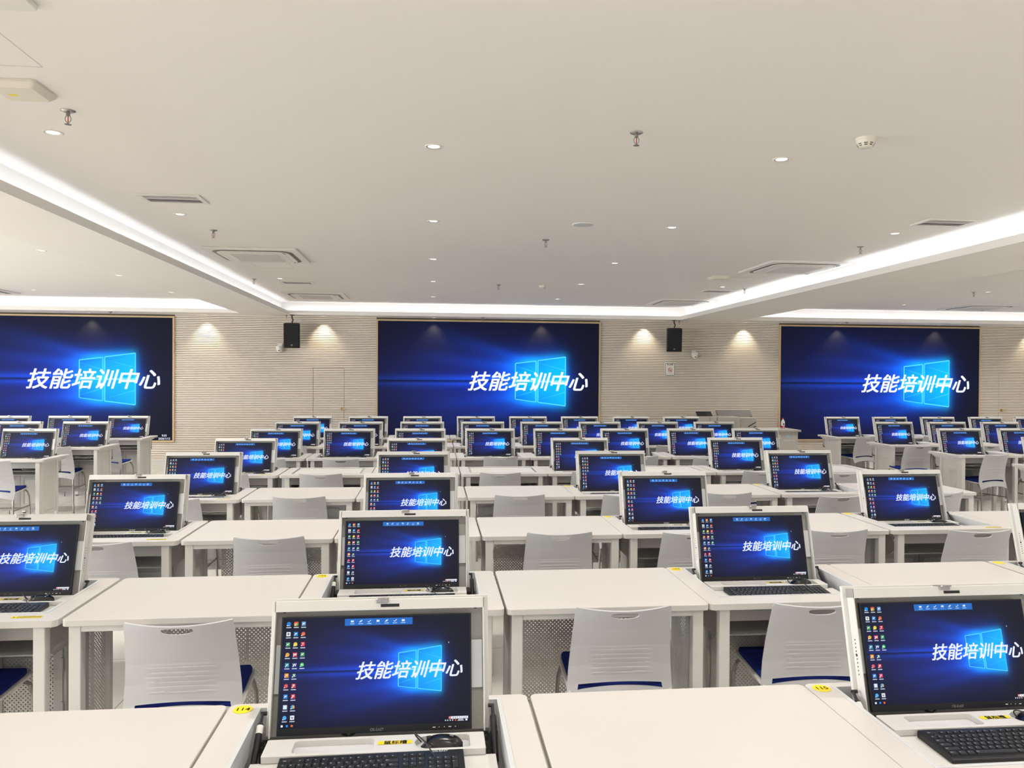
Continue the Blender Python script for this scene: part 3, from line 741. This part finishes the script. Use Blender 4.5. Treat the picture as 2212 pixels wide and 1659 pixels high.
# ------------------------------------------------------------------ lay out the three blocks of desks
ROWY = {1: 2.156, 2: 3.551, 3: 4.919, 4: 6.329, 5: 7.71, 6: 9.124, 7: 10.524, 8: 11.925}
DX = {1: .003, 2: .0165, 3: .0075, 4: -.0109, 5: -.0088, 6: 0, 7: .004, 8: -.011}
MIDX = [-1.794, -.967, -.147, .675, 1.488, 2.303, 3.127, 3.945]
RN = {1: 'nearest row', 2: 'second nearest row', 3: 'third nearest row', 4: 'fourth nearest row', 5: 'fourth farthest row', 6: 'third farthest row', 7: 'second farthest row', 8: 'farthest row'}
OR = ['first', 'second', 'third', 'fourth', 'fifth', 'sixth', 'seventh', 'eighth', 'ninth', 'tenth', 'eleventh', 'twelfth']
LBX = {0: -4.474, 1: -5.309, 2: -6.14}
RBX = {0: 6.625, 1: 7.447, 2: 8.28, 3: 9.128, 4: 9.935}
P_ = dict(plain=plain_table(), pc=pc_desk(), shut=pc_desk_shut(), mon=monitor(), kb=keyboard(), mouse=mouse(), chair=chair())
# chair offsets: (row, index) -> (dx from desk centre, y of the chair's front reference relative to desk front edge, turn)
CH = {(2, 1): (.053, -.15, .03), (2, 3): (.045, -.105, -.01), (2, 4): (.015, -.118, -.02), (3, 0): (.03, -.14, 0), (3, 1): (.075, -.06, .02), (3, 3): (.04, .0, 0), (3, 4): (0, -.03, 0),
      (3, 5): (.05, -.09, 0), (3, 6): (.07, -.16, -.05), (4, 0): (-.03, -.03, 0), (4, 1): (.015, .0, 0), (4, 3): (-.01, -.06, 0), (4, 5): (-.02, -.05, 0), (4, 6): (-.04, -.25, .12), (4, 7): (.04, -.14, .15),
      (5, 1): (-.02, -.03, 0), (5, 3): (-.04, -.03, 0), (5, 7): (-.08, -.27, 0), (6, 0): (.06, -.24, 0), (6, 1): (0, -.26, 0), (6, 3): (.08, -.02, 0), (6, 5): (.05, -.02, 0), (6, 6): (-.05, -.28, 0),
      (7, 6): (-.03, -.17, 0), ('R', 8, 0): (.05, -.02, .25), ('R', 8, 1): (.36, -.02, 0), ('R', 7, 0): (-.17, -.32, 0), ('R', 7, 1): (.05, -.29, 0), ('R', 6, 0): (.02, -.09, .22),
      ('L', 8, 0): (.05, -.42, -.1), ('L', 7, 0): (-.10, -.03, .05), ('L', 6, 0): (.02, -.29, .05), ('L', 5, 0): (-.1, -.2, 0)}
def sticker(t, txt, rim=-.375):
    s = MB().lathe([(.0255, .8004), (.0255, .8012)], (-.367, .262, 0), 28).obj('number_sticker', M['yellow'], t)
    if txt:
        vs, fs = text_mb(txt, .026, 0, .007)
        MB().add([(x-.367, y+.2535, .8016) for x, y in vs], fs).obj('lettering', M['ink'], s, recalc=False)
STK = {(1, 2): '114', (1, 4): '115', (2, 2): '103', (2, 4): '104'}
def station(kind, x, row, where, key, extra='', num=None, chair_=True):
    yc = ROWY[row]-.29
    blk = where.split(',')[-1].strip()
    lab = {'plain': 'plain white table with punched steel panel', 'pc': 'white computer desk with raised lid', 'shut': 'white computer desk with lid shut flat'}[kind]
    if num: lab = 'white computer desk with yellow %s sticker' % num
    d = place(P_[kind], (x+.007, yc, 0), lab+', '+where, 'desks in rows'); d['category'] = 'desk'
    if kind == 'pc':
        hz = (x, yc+LY, LZ)
        m = place(P_['mon'], (x-.001, yc+LY+.00125, LZ+.0048), 'black monitor in raised lid, '+where, 'monitors in raised lids')
        m.rotation_euler = (-LT, 0, 0)
        k = place(P_['kb'], (x+.004 if num == '114' else x+.006+random.uniform(-.008, .008), yc-(.027 if num == '114' else .032), .7545), 'black keyboard below the monitor, '+where, 'keyboards on the desks')
        k.rotation_euler.z = .02 if num == '114' else random.uniform(-.02, .02)
        mo = place(P_['mouse'], (x+.172, yc+.094, .7575), 'black mouse in tray under the monitor, '+where, 'mice on the desks')
        mo.rotation_euler.z = PI/2+random.uniform(-.25, .1) if not (row == 1 and key == (1, 2)) else PI/2-.12
    if chair_:
        dx, dy, rz = CH.get(key, (random.uniform(-.03, .03), random.uniform(-.10, -.03), random.uniform(-.05, .05)))
        c = place(P_['chair'], (x+dx, yc-.30+min(dy, -.05 if kind == 'plain' else -.10)+.082, 0), 'grey-white chair with blue seat, '+where, 'chairs at the desks'); c.rotation_euler.z = rz
    return d
PLAN = {1: [1, 2, 3, 4], 2: range(7), 3: range(8), 4: range(8), 5: range(8), 6: range(8), 7: range(8), 8: range(8)}
for row in range(1, 9):
    for n, i in enumerate(PLAN[row]):
        kind = 'pc' if (i % 2 == 0 or row >= 6) else ('shut' if row == 5 else 'plain')
        where = '%s desk from left, %s, middle block' % (OR[n], RN[row])
        st = STK.get((row, i))
        d = station(kind, MIDX[i]+DX[row], row, where, (row, i), num=st, chair_=row > 1)
        if kind == 'pc' and row <= 4: sticker(d, st)
        if i == 0: end_panel(d, -1)
        if i == 7 and kind != 'plain': end_panel(d, 1)
for row, idx in ((8, (0, 1, 2)), (7, (0, 1)), (6, (0, 1)), (5, (0,))):
    for i in idx:
        d = station('pc', LBX[i], row, '%s desk from aisle, %s, left block' % (OR[i], RN[row]), ('L', row, i))
        if i == 0: end_panel(d, 1)
for row, idx in ((8, (0, 1, 2, 3, 4)), (7, (0, 1, 2)), (6, (0, 1)), (5, (0,))):
    for i in idx:
        d = station('pc', RBX[i], row, '%s desk from aisle, %s, right block' % (OR[i], RN[row]), ('R', row, i))
        if i == 0: end_panel(d, -1)

# ------------------------------------------------------------------ ceiling fittings
from bpy_extras.object_utils import world_to_camera_view
bpy.context.view_layer.update()
def inview(p, m=.02):
    q = world_to_camera_view(SC, SC.camera, Vector(p)); return q.z > 0 and -m < q.x < 1+m and -m < q.y < 1+m
def lamp_data(kind):
    if kind == 'down':
        d = bpy.data.lights.new('downlight_light', 'AREA'); d.shape = 'DISK'; d.size = .07; d.energy = DOWN_W; d.spread = math.radians(130); d.color = (1, .97, .93)
    else:
        d = bpy.data.lights.new('spot_light', 'SPOT'); d.energy = WASH_W; d.spot_size = math.radians(92); d.spot_blend = .75; d.shadow_soft_size = .02; d.color = (1, .86, .62)
    return d
LD, LW_ = lamp_data('down'), lamp_data('wash')
def downlight_proto():
    t = thing('downlight', '', 'ceiling light')
    MB().lathe([(.056, 0), (.056, -.003), (.048, -.0045), (.044, -.0035)], (0, 0, 0), 28, cap=False).obj('rim', M['white'], t, smooth=True)
    MB().lathe([(.044, -.0035), (.040, -.002), (.034, -.0008)], (0, 0, 0), 28, cap=False).obj('reflector', M['refl'], t, smooth=True)
    MB().lathe([(.040, -.0012), (.001, -.0012)], (0, 0, 0), 24, cap=False).obj('lamp', M['lamp'], t)
    return t
DL = downlight_proto()
def add_light(data, loc):
    o = bpy.data.objects.new(data.name, data); o.location = loc; COL.objects.link(o); return o
GX = [-10.75, -8.6, -6.45, -4.30, -2.14, 0.0, 2.15, 4.29, 6.44, 8.54, 10.69, 12.8]; GY = [-4.2, -2.0, .2, 2.4, 4.6, 6.8, 9.0, 11.1, 13.24]
SKIP = {(-2.14, 9.0), (-2.14, 13.24), (4.29, 9.0), (4.29, 13.24), (-2.14, 2.4)}
RNK = {4.6: 'nearest row', 6.8: 'second nearest row', 9.0: 'middle row', 11.1: 'second farthest row', 13.24: 'farthest row', 2.4: 'overhead row'}
CNK = {-6.45: 'second column left of the left beam', -4.30: 'column just left of the left beam', -2.14: 'column beside the left beam', 0.0: 'second column from left beam', 2.15: 'third column from left beam', 4.29: 'column beside the right beam', 6.44: 'column just right of the right beam', 8.54: 'second column right of the right beam', 10.69: 'third column right of the right beam'}
for gx in GX:
    for gy in GY:
        if (gx, gy) in SKIP: continue
        add_light(LD, (gx, gy, ZC-.012))
        if inview((gx, gy, ZC)) and gx in CNK:
            place(DL, (gx, gy, ZC), 'round downlight in ceiling, %s, %s' % (CNK[gx], RNK[gy]), 'recessed ceiling downlights')
WX = [-10.5, -8.4, -6.28, -4.22, -2.07, .02, 2.12, 4.18, 6.24, 8.22, 10.35, 12.5]
for k, x in enumerate(WX):
    y = 14.87
    add_light(LW_, (x, y, ZS-.02))
    if inview((x, y, ZS)): place(DL, (x, y, ZS), 'small downlight in soffit above the screen wall, %s from left' % OR[[v for v in WX if inview((v, y, ZS))].index(x)], 'soffit downlights above the screens')
def sprinkler():
    t = thing('sprinkler', '', 'sprinkler')
    MB().lathe([(.036, 0), (.036, -.003), (.020, -.010), (.012, -.011)], (0, 0, 0), 24).obj('escutcheon', M['chrome'], t, smooth=True)
    b = MB().lathe([(.010, -.01), (.010, -.026), (.007, -.028)], (0, 0, 0), 14)
    for s in (-1, 1): b.tube([(s*.008, 0, -.026), (s*.0145, 0, -.038), (s*.0135, 0, -.052), (s*.003, 0, -.064)], .0022, 8)
    b.lathe([(.004, -.062), (.004, -.070)], (0, 0, 0), 10); b.obj('body', M['satin'], t)
    MB().tube([(0, 0, -.028), (0, 0, -.060)], .0025, 8).obj('bulb', M['red'], t)
    MB().lathe([(.003, -.069), (.017, -.071), (.017, -.0725), (.003, -.0725)], (0, 0, 0), 20).obj('deflector', M['satin'], t)
    return t
SP = sprinkler()
for x, y, z, l in ((-1.884, 4.21, ZC, 'near the wireless access point, upper left'), (1.12, 4.2, ZC, 'in middle of the ceiling, nearest camera'), (-2.058, 7.5, ZC, 'just before the left air conditioner'), (1.109, 7.57, ZC, 'beside the round ceiling speaker'),
                   (.961, 11.34, ZC, 'in the middle bay, left of the far smoke detector'), (-2.52, 11.2, ZC, 'seen against the left cove light'), (4.37, 7.52, ZC, 'just before the right air conditioner'), (4.70, 11.27, ZC, 'seen against the right cove light'), (8.34, 11.15, ZC, 'in the right bay'),
                   (.943, 14.62, ZS, 'in soffit above the middle wall screen'), (-5.763, 14.5, ZS, 'in soffit above the left wall screen'), (8.163, 14.5, ZS, 'in soffit above the right wall screen'), (-2.72, 14.73, ZS, 'in soffit above the left loudspeaker'), (4.84, 14.8, ZS, 'in soffit above the right loudspeaker')):
    place(SP, (x, y, z), 'chrome sprinkler '+l, 'ceiling sprinklers')
def aircon():
    t = thing('air_conditioner', '', 'air conditioner')
    MB().prism(rrect(-.5, .5, -.5, .5, .02, 3), -.022, 0).obj('panel', M['white'], t, bevel=.004)
    slab(rrect(-.425, .425, -.425, .425, .14, 8), [rrect(-.385, .385, -.385, .385, .118, 8)], -.0235, -.021).obj('air_slot', M['dark'], t)
    MB().prism(rrect(-.385, .385, -.385, .385, .118, 8), -.034, -.02).obj('cover', M['white'], t, bevel=.005)
    g = MB().prism(rrect(-.26, .26, -.26, .26, .05, 5), -.0375, -.033)
    go = g.obj('grille', M['cream'], t)
    b = MB()
    for k in range(26): y = -.25+.02*k; b.box(-.25, .25, y-.003, y+.003, -.0395, -.0375)
    b.obj('grille_bar', M['vent'], go)
    b = MB()
    for a in range(4):
        c, s = math.cos(a*PI/2), math.sin(a*PI/2)
        P = [(-.22, -.345), (.22, -.345), (.20, -.325), (-.20, -.325)]
        b.add([(x*c-y*s, x*s+y*c, -.0345) for x, y in P], [(3, 2, 1, 0)])
    b.obj('louvre', M['liner'], t, recalc=False)
    b = MB()
    for s in (-1, 1): b.tube([(.33, s*.36, -.0345), (.352, s*.30, -.0345)], .004, 6)
    b.obj('indicator_slot', M['dark'], t)
    return t
AC = aircon()
for x, y, l in ((-1.96, 8.95, 'nearer one beside the left cove light'), (-1.96, 13.3, 'farther one beside the left cove light'), (4.37, 9.0, 'nearer one beside the right cove light'), (4.40, 13.4, 'farther one beside the right cove light'),
                (10.12, 13.4, 'in the right bay'), (-7.42, 13.3, 'in the left bay, cut by the picture edge'), (-1.96, 2.535, 'only its corner showing in upper left')):
    place(AC, (x, y, ZC), 'white square ceiling air conditioner, '+l, 'ceiling air conditioners')
def vent():
    t = thing('air_vent', '', 'vent')
    slab([(-.235, -.14), (.235, -.14), (.235, .14), (-.235, .14)], [[(-.20, -.105), (.20, -.105), (.20, .105), (-.20, .105)]], -.012, 0).obj('frame', M['white'], t, bevel=.003)
    b = MB()
    for k in range(11): y = -.095+.019*k; b.add([(-.2, y-.007, -.003), (.2, y-.007, -.003), (.2, y+.007, -.010), (-.2, y+.007, -.010)], [(0, 1, 2, 3), (3, 2, 1, 0)])
    b.obj('louvre', M['vent'], t, recalc=False)
    MB().box(-.2, .2, -.105, .105, -.002, -.001).obj('backing', M['vent'], t)
    return t
VT = vent()
for x, y, l in ((-2.0, 6.19, 'near the left cove light'), (-1.97, 11.5, 'between the two left air conditioners'), (4.40, 6.25, 'near the right cove light'), (4.40, 11.6, 'between the two right air conditioners')):
    place(VT, (x, y, ZC), 'rectangular grey ceiling vent '+l, 'ceiling vents')
def smoke():
    t = thing('smoke_detector', '', 'smoke detector')
    MB().lathe([(.055, 0), (.055, -.012), (.052, -.016)], (0, 0, 0), 28).obj('base', M['cream'], t, smooth=False)
    MB().lathe([(.052, -.016), (.047, -.034), (.036, -.050), (.030, -.054), (.001, -.055)], (0, 0, 0), 28, cap=False).obj('head', M['cream'], t, smooth=True)
    b = MB()
    for k in range(9):
        a = 2*PI*k/9
        for r, z in ((.0475, -.033), (.042, -.042)):
            p = [(r*math.cos(a+d), r*math.sin(a+d)) for d in (-.2, .2)]
            b.quad((p[0][0]*1.01, p[0][1]*1.01, z), (p[1][0]*1.01, p[1][1]*1.01, z), (p[1][0]*.98, p[1][1]*.98, z-.005), (p[0][0]*.98, p[0][1]*.98, z-.005))
    b.obj('slot', M['dark'], t, recalc=False)
    return t
SM = smoke()
for x, y, l in ((2.431, 4.14, 'white smoke detector on ceiling, nearer one at upper right'), (1.618, 11.36, 'white smoke detector on ceiling, farther one near the far cove')): place(SM, (x, y, ZC), l, 'smoke detectors')
t = thing('ceiling_speaker', 'round flush ceiling speaker with white rim', 'speaker', (1.324, 6.77, ZC))
MB().lathe([(.098, 0), (.098, -.004), (.084, -.006)], (0, 0, 0), 36, cap=False).obj('rim', M['white'], t, smooth=True)
MB().lathe([(.085, -.0055), (.04, -.007), (.001, -.0072)], (0, 0, 0), 36, cap=False).obj('grille', M['liner'], t, smooth=True)
def access_point():
    t = thing('access_point', '', 'access point')
    b = MB(); o = rrect(-.115, .115, -.115, .115, .02, 4); n = len(o)
    b.prism(o, -.014, 0); b.obj('base', M['cream'], t, bevel=.002)
    i = [(x*.8, y*.8) for x, y in o]
    b = MB().add([(x, y, -.014) for x, y in o]+[(x, y, -.036) for x, y in i], [tuple(range(n, 2*n))]+[(k, (k+1) % n, n+(k+1) % n, n+k) for k in range(n)]); b.obj('cover', M['cream'], t, smooth=False)
    MB().box(-.055, -.02, -.005, .02, -.0368, -.0358).obj('label', M['yellow'], t)
    return t
AP = access_point()
place(AP, (-1.955, 3.895, ZC), 'square cream access point on ceiling at upper left, yellow label', 'wireless access points')
place(AP, (3.808, 10.0, ZC), 'small cream access point near the right ceiling air conditioner', 'wireless access points')
def hatch():
    return tag(slab([(-.225, -.225), (.225, -.225), (.225, .225), (-.225, .225)], [[(-.2225, -.2225), (.2225, -.2225), (.2225, .2225), (-.2225, .2225)]], -.0015, 0).obj('access_hatch', M['vent']), '', 'hatch')
HT = hatch()
for x, y, l in ((-1.955, 3.405, 'thin seam of ceiling access hatch at upper left corner'), (-1.975, 9.78, 'thin seam of ceiling access hatch by left air conditioner'), (4.2, 9.78, 'thin seam of ceiling access hatch by right air conditioner')):
    place(HT, (x, y, ZC), l, 'ceiling access hatches')

# ------------------------------------------------------------------ things on and before the screen wall
def loudspeaker():
    t = thing('loudspeaker', '', 'loudspeaker')          # origin at the soffit
    MB().lathe([(.045, 0), (.045, -.008)], (0, 0, 0), 18).tube([(0, 0, -.006), (0, 0, -.06)], .012, 10).tube([(0, 0, -.055), (.02, -.02, -.09), (0, 0, -.15)], .012, 10).obj('bracket', M['black'], t)
    poly = [(-.145, -.13), (.145, -.13), (.145, -.02), (.085, .12), (-.085, .12), (-.145, -.02)]
    a = math.radians(9); mt = Matrix.Translation((0, 0, -.155)) @ Matrix.Rotation(a, 4, 'X')
    def tr(mb): mb.v = [tuple(mt @ Vector(v)) for v in mb.v]; return mb
    tr(MB().prism(poly, -.45, 0)).obj('cabinet', mat('speaker_cabinet', (38, 32, 33), .5), t, bevel=.008)
    tr(MB().box(-.135, .135, -.140, -.128, -.44, -.01)).obj('grille', mat('speaker_grille', (14, 14, 20), .7), t, bevel=.006)
    tr(MB().prism([(-.016, -.1415), (.016, -.1415), (.016, -.139), (-.016, -.139)], -.405, -.38)).obj('badge', M['chrome'], t)
    tr(MB().box(-.009, .009, -.1425, -.141, -.397, -.388)).obj('badge_emblem', M['dark'], t)
    return t
LS = loudspeaker()
place(LS, (-2.60, 14.62, ZS), 'black loudspeaker hanging left of the middle wall screen', 'hanging loudspeakers', .12)
place(LS, (4.68, 14.62, ZS), 'black loudspeaker hanging right of the middle wall screen above the sign', 'hanging loudspeakers', -.22)
def dome():
    t = thing('security_camera', '', 'camera')
    MB().box(-.045, .045, -.03, 0, -.02, .09).obj('wall_plate', M['white'], t, bevel=.006)
    MB().lathe([(.062, .0), (.066, -.03), (.062, -.05)], (0, -.075, .03), 24).obj('housing', M['white'], t, smooth=False)
    MB().lathe([(.060, 0), (.055, -.028), (.038, -.050), (.015, -.060), (.001, -.061)], (0, -.075, -.02), 24, cap=False).obj('dome', M['white'], t, smooth=True)
    MB().lathe([(.017, 0), (.016, -.012), (.001, -.014)], (0, -.118, -.045), 14).obj('lens', M['dark'], t)
    return t
DM = dome()
place(DM, (-2.885, YW, 2.225), 'white security camera on wall beside left loudspeaker', 'wall security cameras')
place(DM, (5.205, YW, 2.18), 'white security camera on wall right of right loudspeaker', 'wall security cameras')
def sign():
    t = thing('wall_sign', 'white no smoking sign with red circle on slatted wall', 'sign', (4.721, YW-.002, 1.747))
    W, H = .2, .262
    MB().box(-W/2, W/2, -.012, .0, 0, H).obj('board', M['white'], t, bevel=.002)
    slab(rrect(-W/2+.008, W/2-.008, .008, H-.008, .014, 4), [rrect(-W/2+.014, W/2-.014, .014, H-.014, .010, 4)], 0, .001)
    b = slab(rrect(-W/2+.007, W/2-.007, .007, H-.007, .014, 4), [rrect(-W/2+.014, W/2-.014, .014, H-.014, .010, 4)], 0, .0015); b.v = [(x, -.0118-z, y) for x, y, z in b.v]; b.obj('border', M['dark'], t)
    vs, fs = text_mb('禁止吸烟', .031, 0, .02)
    MB().add([(x, -.0128, y+H-.046) for x, y in vs], fs).obj('heading', M['ink'], t, recalc=False)
    r = MB(); cz = .118
    n = 32; V = []; F = []
    for k in range(n):
        a = 2*PI*k/n
        for rr in (.044, .035): V.append((rr*math.cos(a), -.013, cz+rr*math.sin(a)))
    for k in range(n): a = 2*k; b2 = 2*((k+1) % n); F.append((a, b2, b2+1, a+1))
    r.add(V, F); r.quad((-.030, -.0135, cz+.024), (-.024, -.0135, cz+.030), (.030, -.0135, cz-.024), (.024, -.0135, cz-.030)); r.obj('prohibition_ring', M['red'], t, recalc=False)
    MB().quad((-.024, -.0129, cz-.012), (.016, -.0129, cz-.012), (.016, -.0129, cz-.002), (-.024, -.0129, cz-.002)).quad((.019, -.0129, cz-.012), (.025, -.0129, cz-.012), (.025, -.0129, cz-.002), (.019, -.0129, cz-.002)).quad((.014, -.0129, cz+.003), (.019, -.0129, cz+.003), (.022, -.0129, cz+.016), (.017, -.0129, cz+.016)).obj('cigarette', M['ink'], t, recalc=False)
    b = MB()
    for z, wd in ((H-.062, .055), (H-.075, .028), (.055, .058), (.043, .045), (.026, .05)): b.quad((-wd, -.0129, z), (wd, -.0129, z), (wd, -.0129, z+.005), (-wd, -.0129, z+.005))
    b.obj('small_print', M['vent'], t, recalc=False)
sign()
def lectern():
    t = thing('lectern', 'large grey lectern with raised screen lid before the slatted wall', 'lectern', (5.385, 13.95, 0))
    MB().box(-.555, .235, -.33, .33, 0, 1.0).obj('body', M['lecg'], t, bevel=.012)
    MB().box(.235, .555, -.30, .33, 0, .985).obj('side_cabinet', M['lecg'], t, bevel=.012)
    b = MB()
    for x in (-.34, -.20): b.box(x-.004, x+.004, -.3325, -.329, .3, .995)
    b.obj('panel_seam', M['lecd'], t)
    b = MB()
    for k in range(4):
        z = .64+.075*k-.06; b.add([(.40, -.303, z), (.55, -.303, z+.085), (.55, -.303, z+.105), (.40, -.303, z+.02)], [(0, 1, 2, 3)])
    b.obj('ventilation_slot', M['dark'], t, recalc=False)
    def tilt(x0, x1, y, z, h, th, a, nm, m):
        o = MB().box(x0, x1, 0, th, 0, h).obj(nm, m, t, bevel=.004); o.location = (0, y, z); o.rotation_euler.x = -a; return o
    tilt(-.05, .62, .02, .99, .16, .02, .75, 'raised_lid', M['lecd']); tilt(-.06, .63, .035, .985, .175, .02, .75, 'lid_back', M['lecg'])
    tilt(-.51, -.22, -.16, 1.0, .14, .02, .9, 'touch_screen', M['black'])
    return t
lectern()
def side_table():
    t = thing('lectern_table', 'grey lectern side table with small emblems on its front', 'table', (6.02, 13.35, 0))
    MB().prism(rrect(-.55, .47, -.36, .33, .02, 4), .765, .80).obj('tabletop', M['lecg'], t, bevel=.004)
    MB().box(-.5, .43, -.30, -.28, .05, .765).box(-.5, -.48, -.28, .28, 0, .765).box(.41, .43, -.28, .28, 0, .765).obj('front_panel', mat('light_grey_laminate', (196, 192, 184), .5), t, bevel=.003)
    b = MB(); n = 14
    for cx, r in ((.055, .022), (.095, .022)):
        for z in (.655, .69): b.add([(cx+r*.7*math.cos(2*PI*k/n), -.3015, z+r*math.sin(2*PI*k/n)) for k in range(n)], [tuple(range(n))])
    b.obj('white_emblem', M['white'], t, recalc=False)
    b = MB(); b.add([(.25+.042*math.cos(a), -.3015, .685+.036*math.sin(a)) for a in [k*PI/9 for k in range(-2, 12)]]+[(.235, -.3015, .668)], [tuple(range(15))]); b.obj('blue_emblem', mat('pale_blue_emblem', (176, 204, 216), .5), t, recalc=False)
    b = MB()
    for k in range(11):
        if k != 8: b.quad((.165+.019*k, -.3015, .607), (.178+.019*k, -.3015, .607), (.178+.019*k, -.3015, .622), (.165+.019*k, -.3015, .622))
    b.obj('emblem_lettering', M['white'], t, recalc=False)
side_table()
def bottle():
    t = thing('water_bottle', 'plastic water bottle with red cap and label on lectern table', 'bottle', (6.25, 13.22, .80))
    MB().lathe([(.030, 0), (.033, .004), (.033, .125), (.030, .14), (.014, .172), (.013, .180)], (0, 0, 0), 24).obj('body', M['bottle'], t, smooth=True)
    MB().lathe([(.0336, .022), (.0336, .060)], (0, 0, 0), 24, cap=False).obj('label', M['red'], t, smooth=True)
    MB().lathe([(.0337, .070), (.0337, .118)], (0, 0, 0), 24, cap=False).obj('upper_label', M['white'], t, smooth=True)
    MB().box(-.012, .012, -.0345, -.034, .078, .108).obj('label_mark', M['ink'], t)
    MB().box(-.014, .014, -.0345, -.034, .032, .050).obj('label_lettering', M['white'], t)
    MB().lathe([(.0155, .178), (.0155, .200), (.014, .202)], (0, 0, 0), 20).obj('cap', M['red'], t, smooth=False)
bottle()
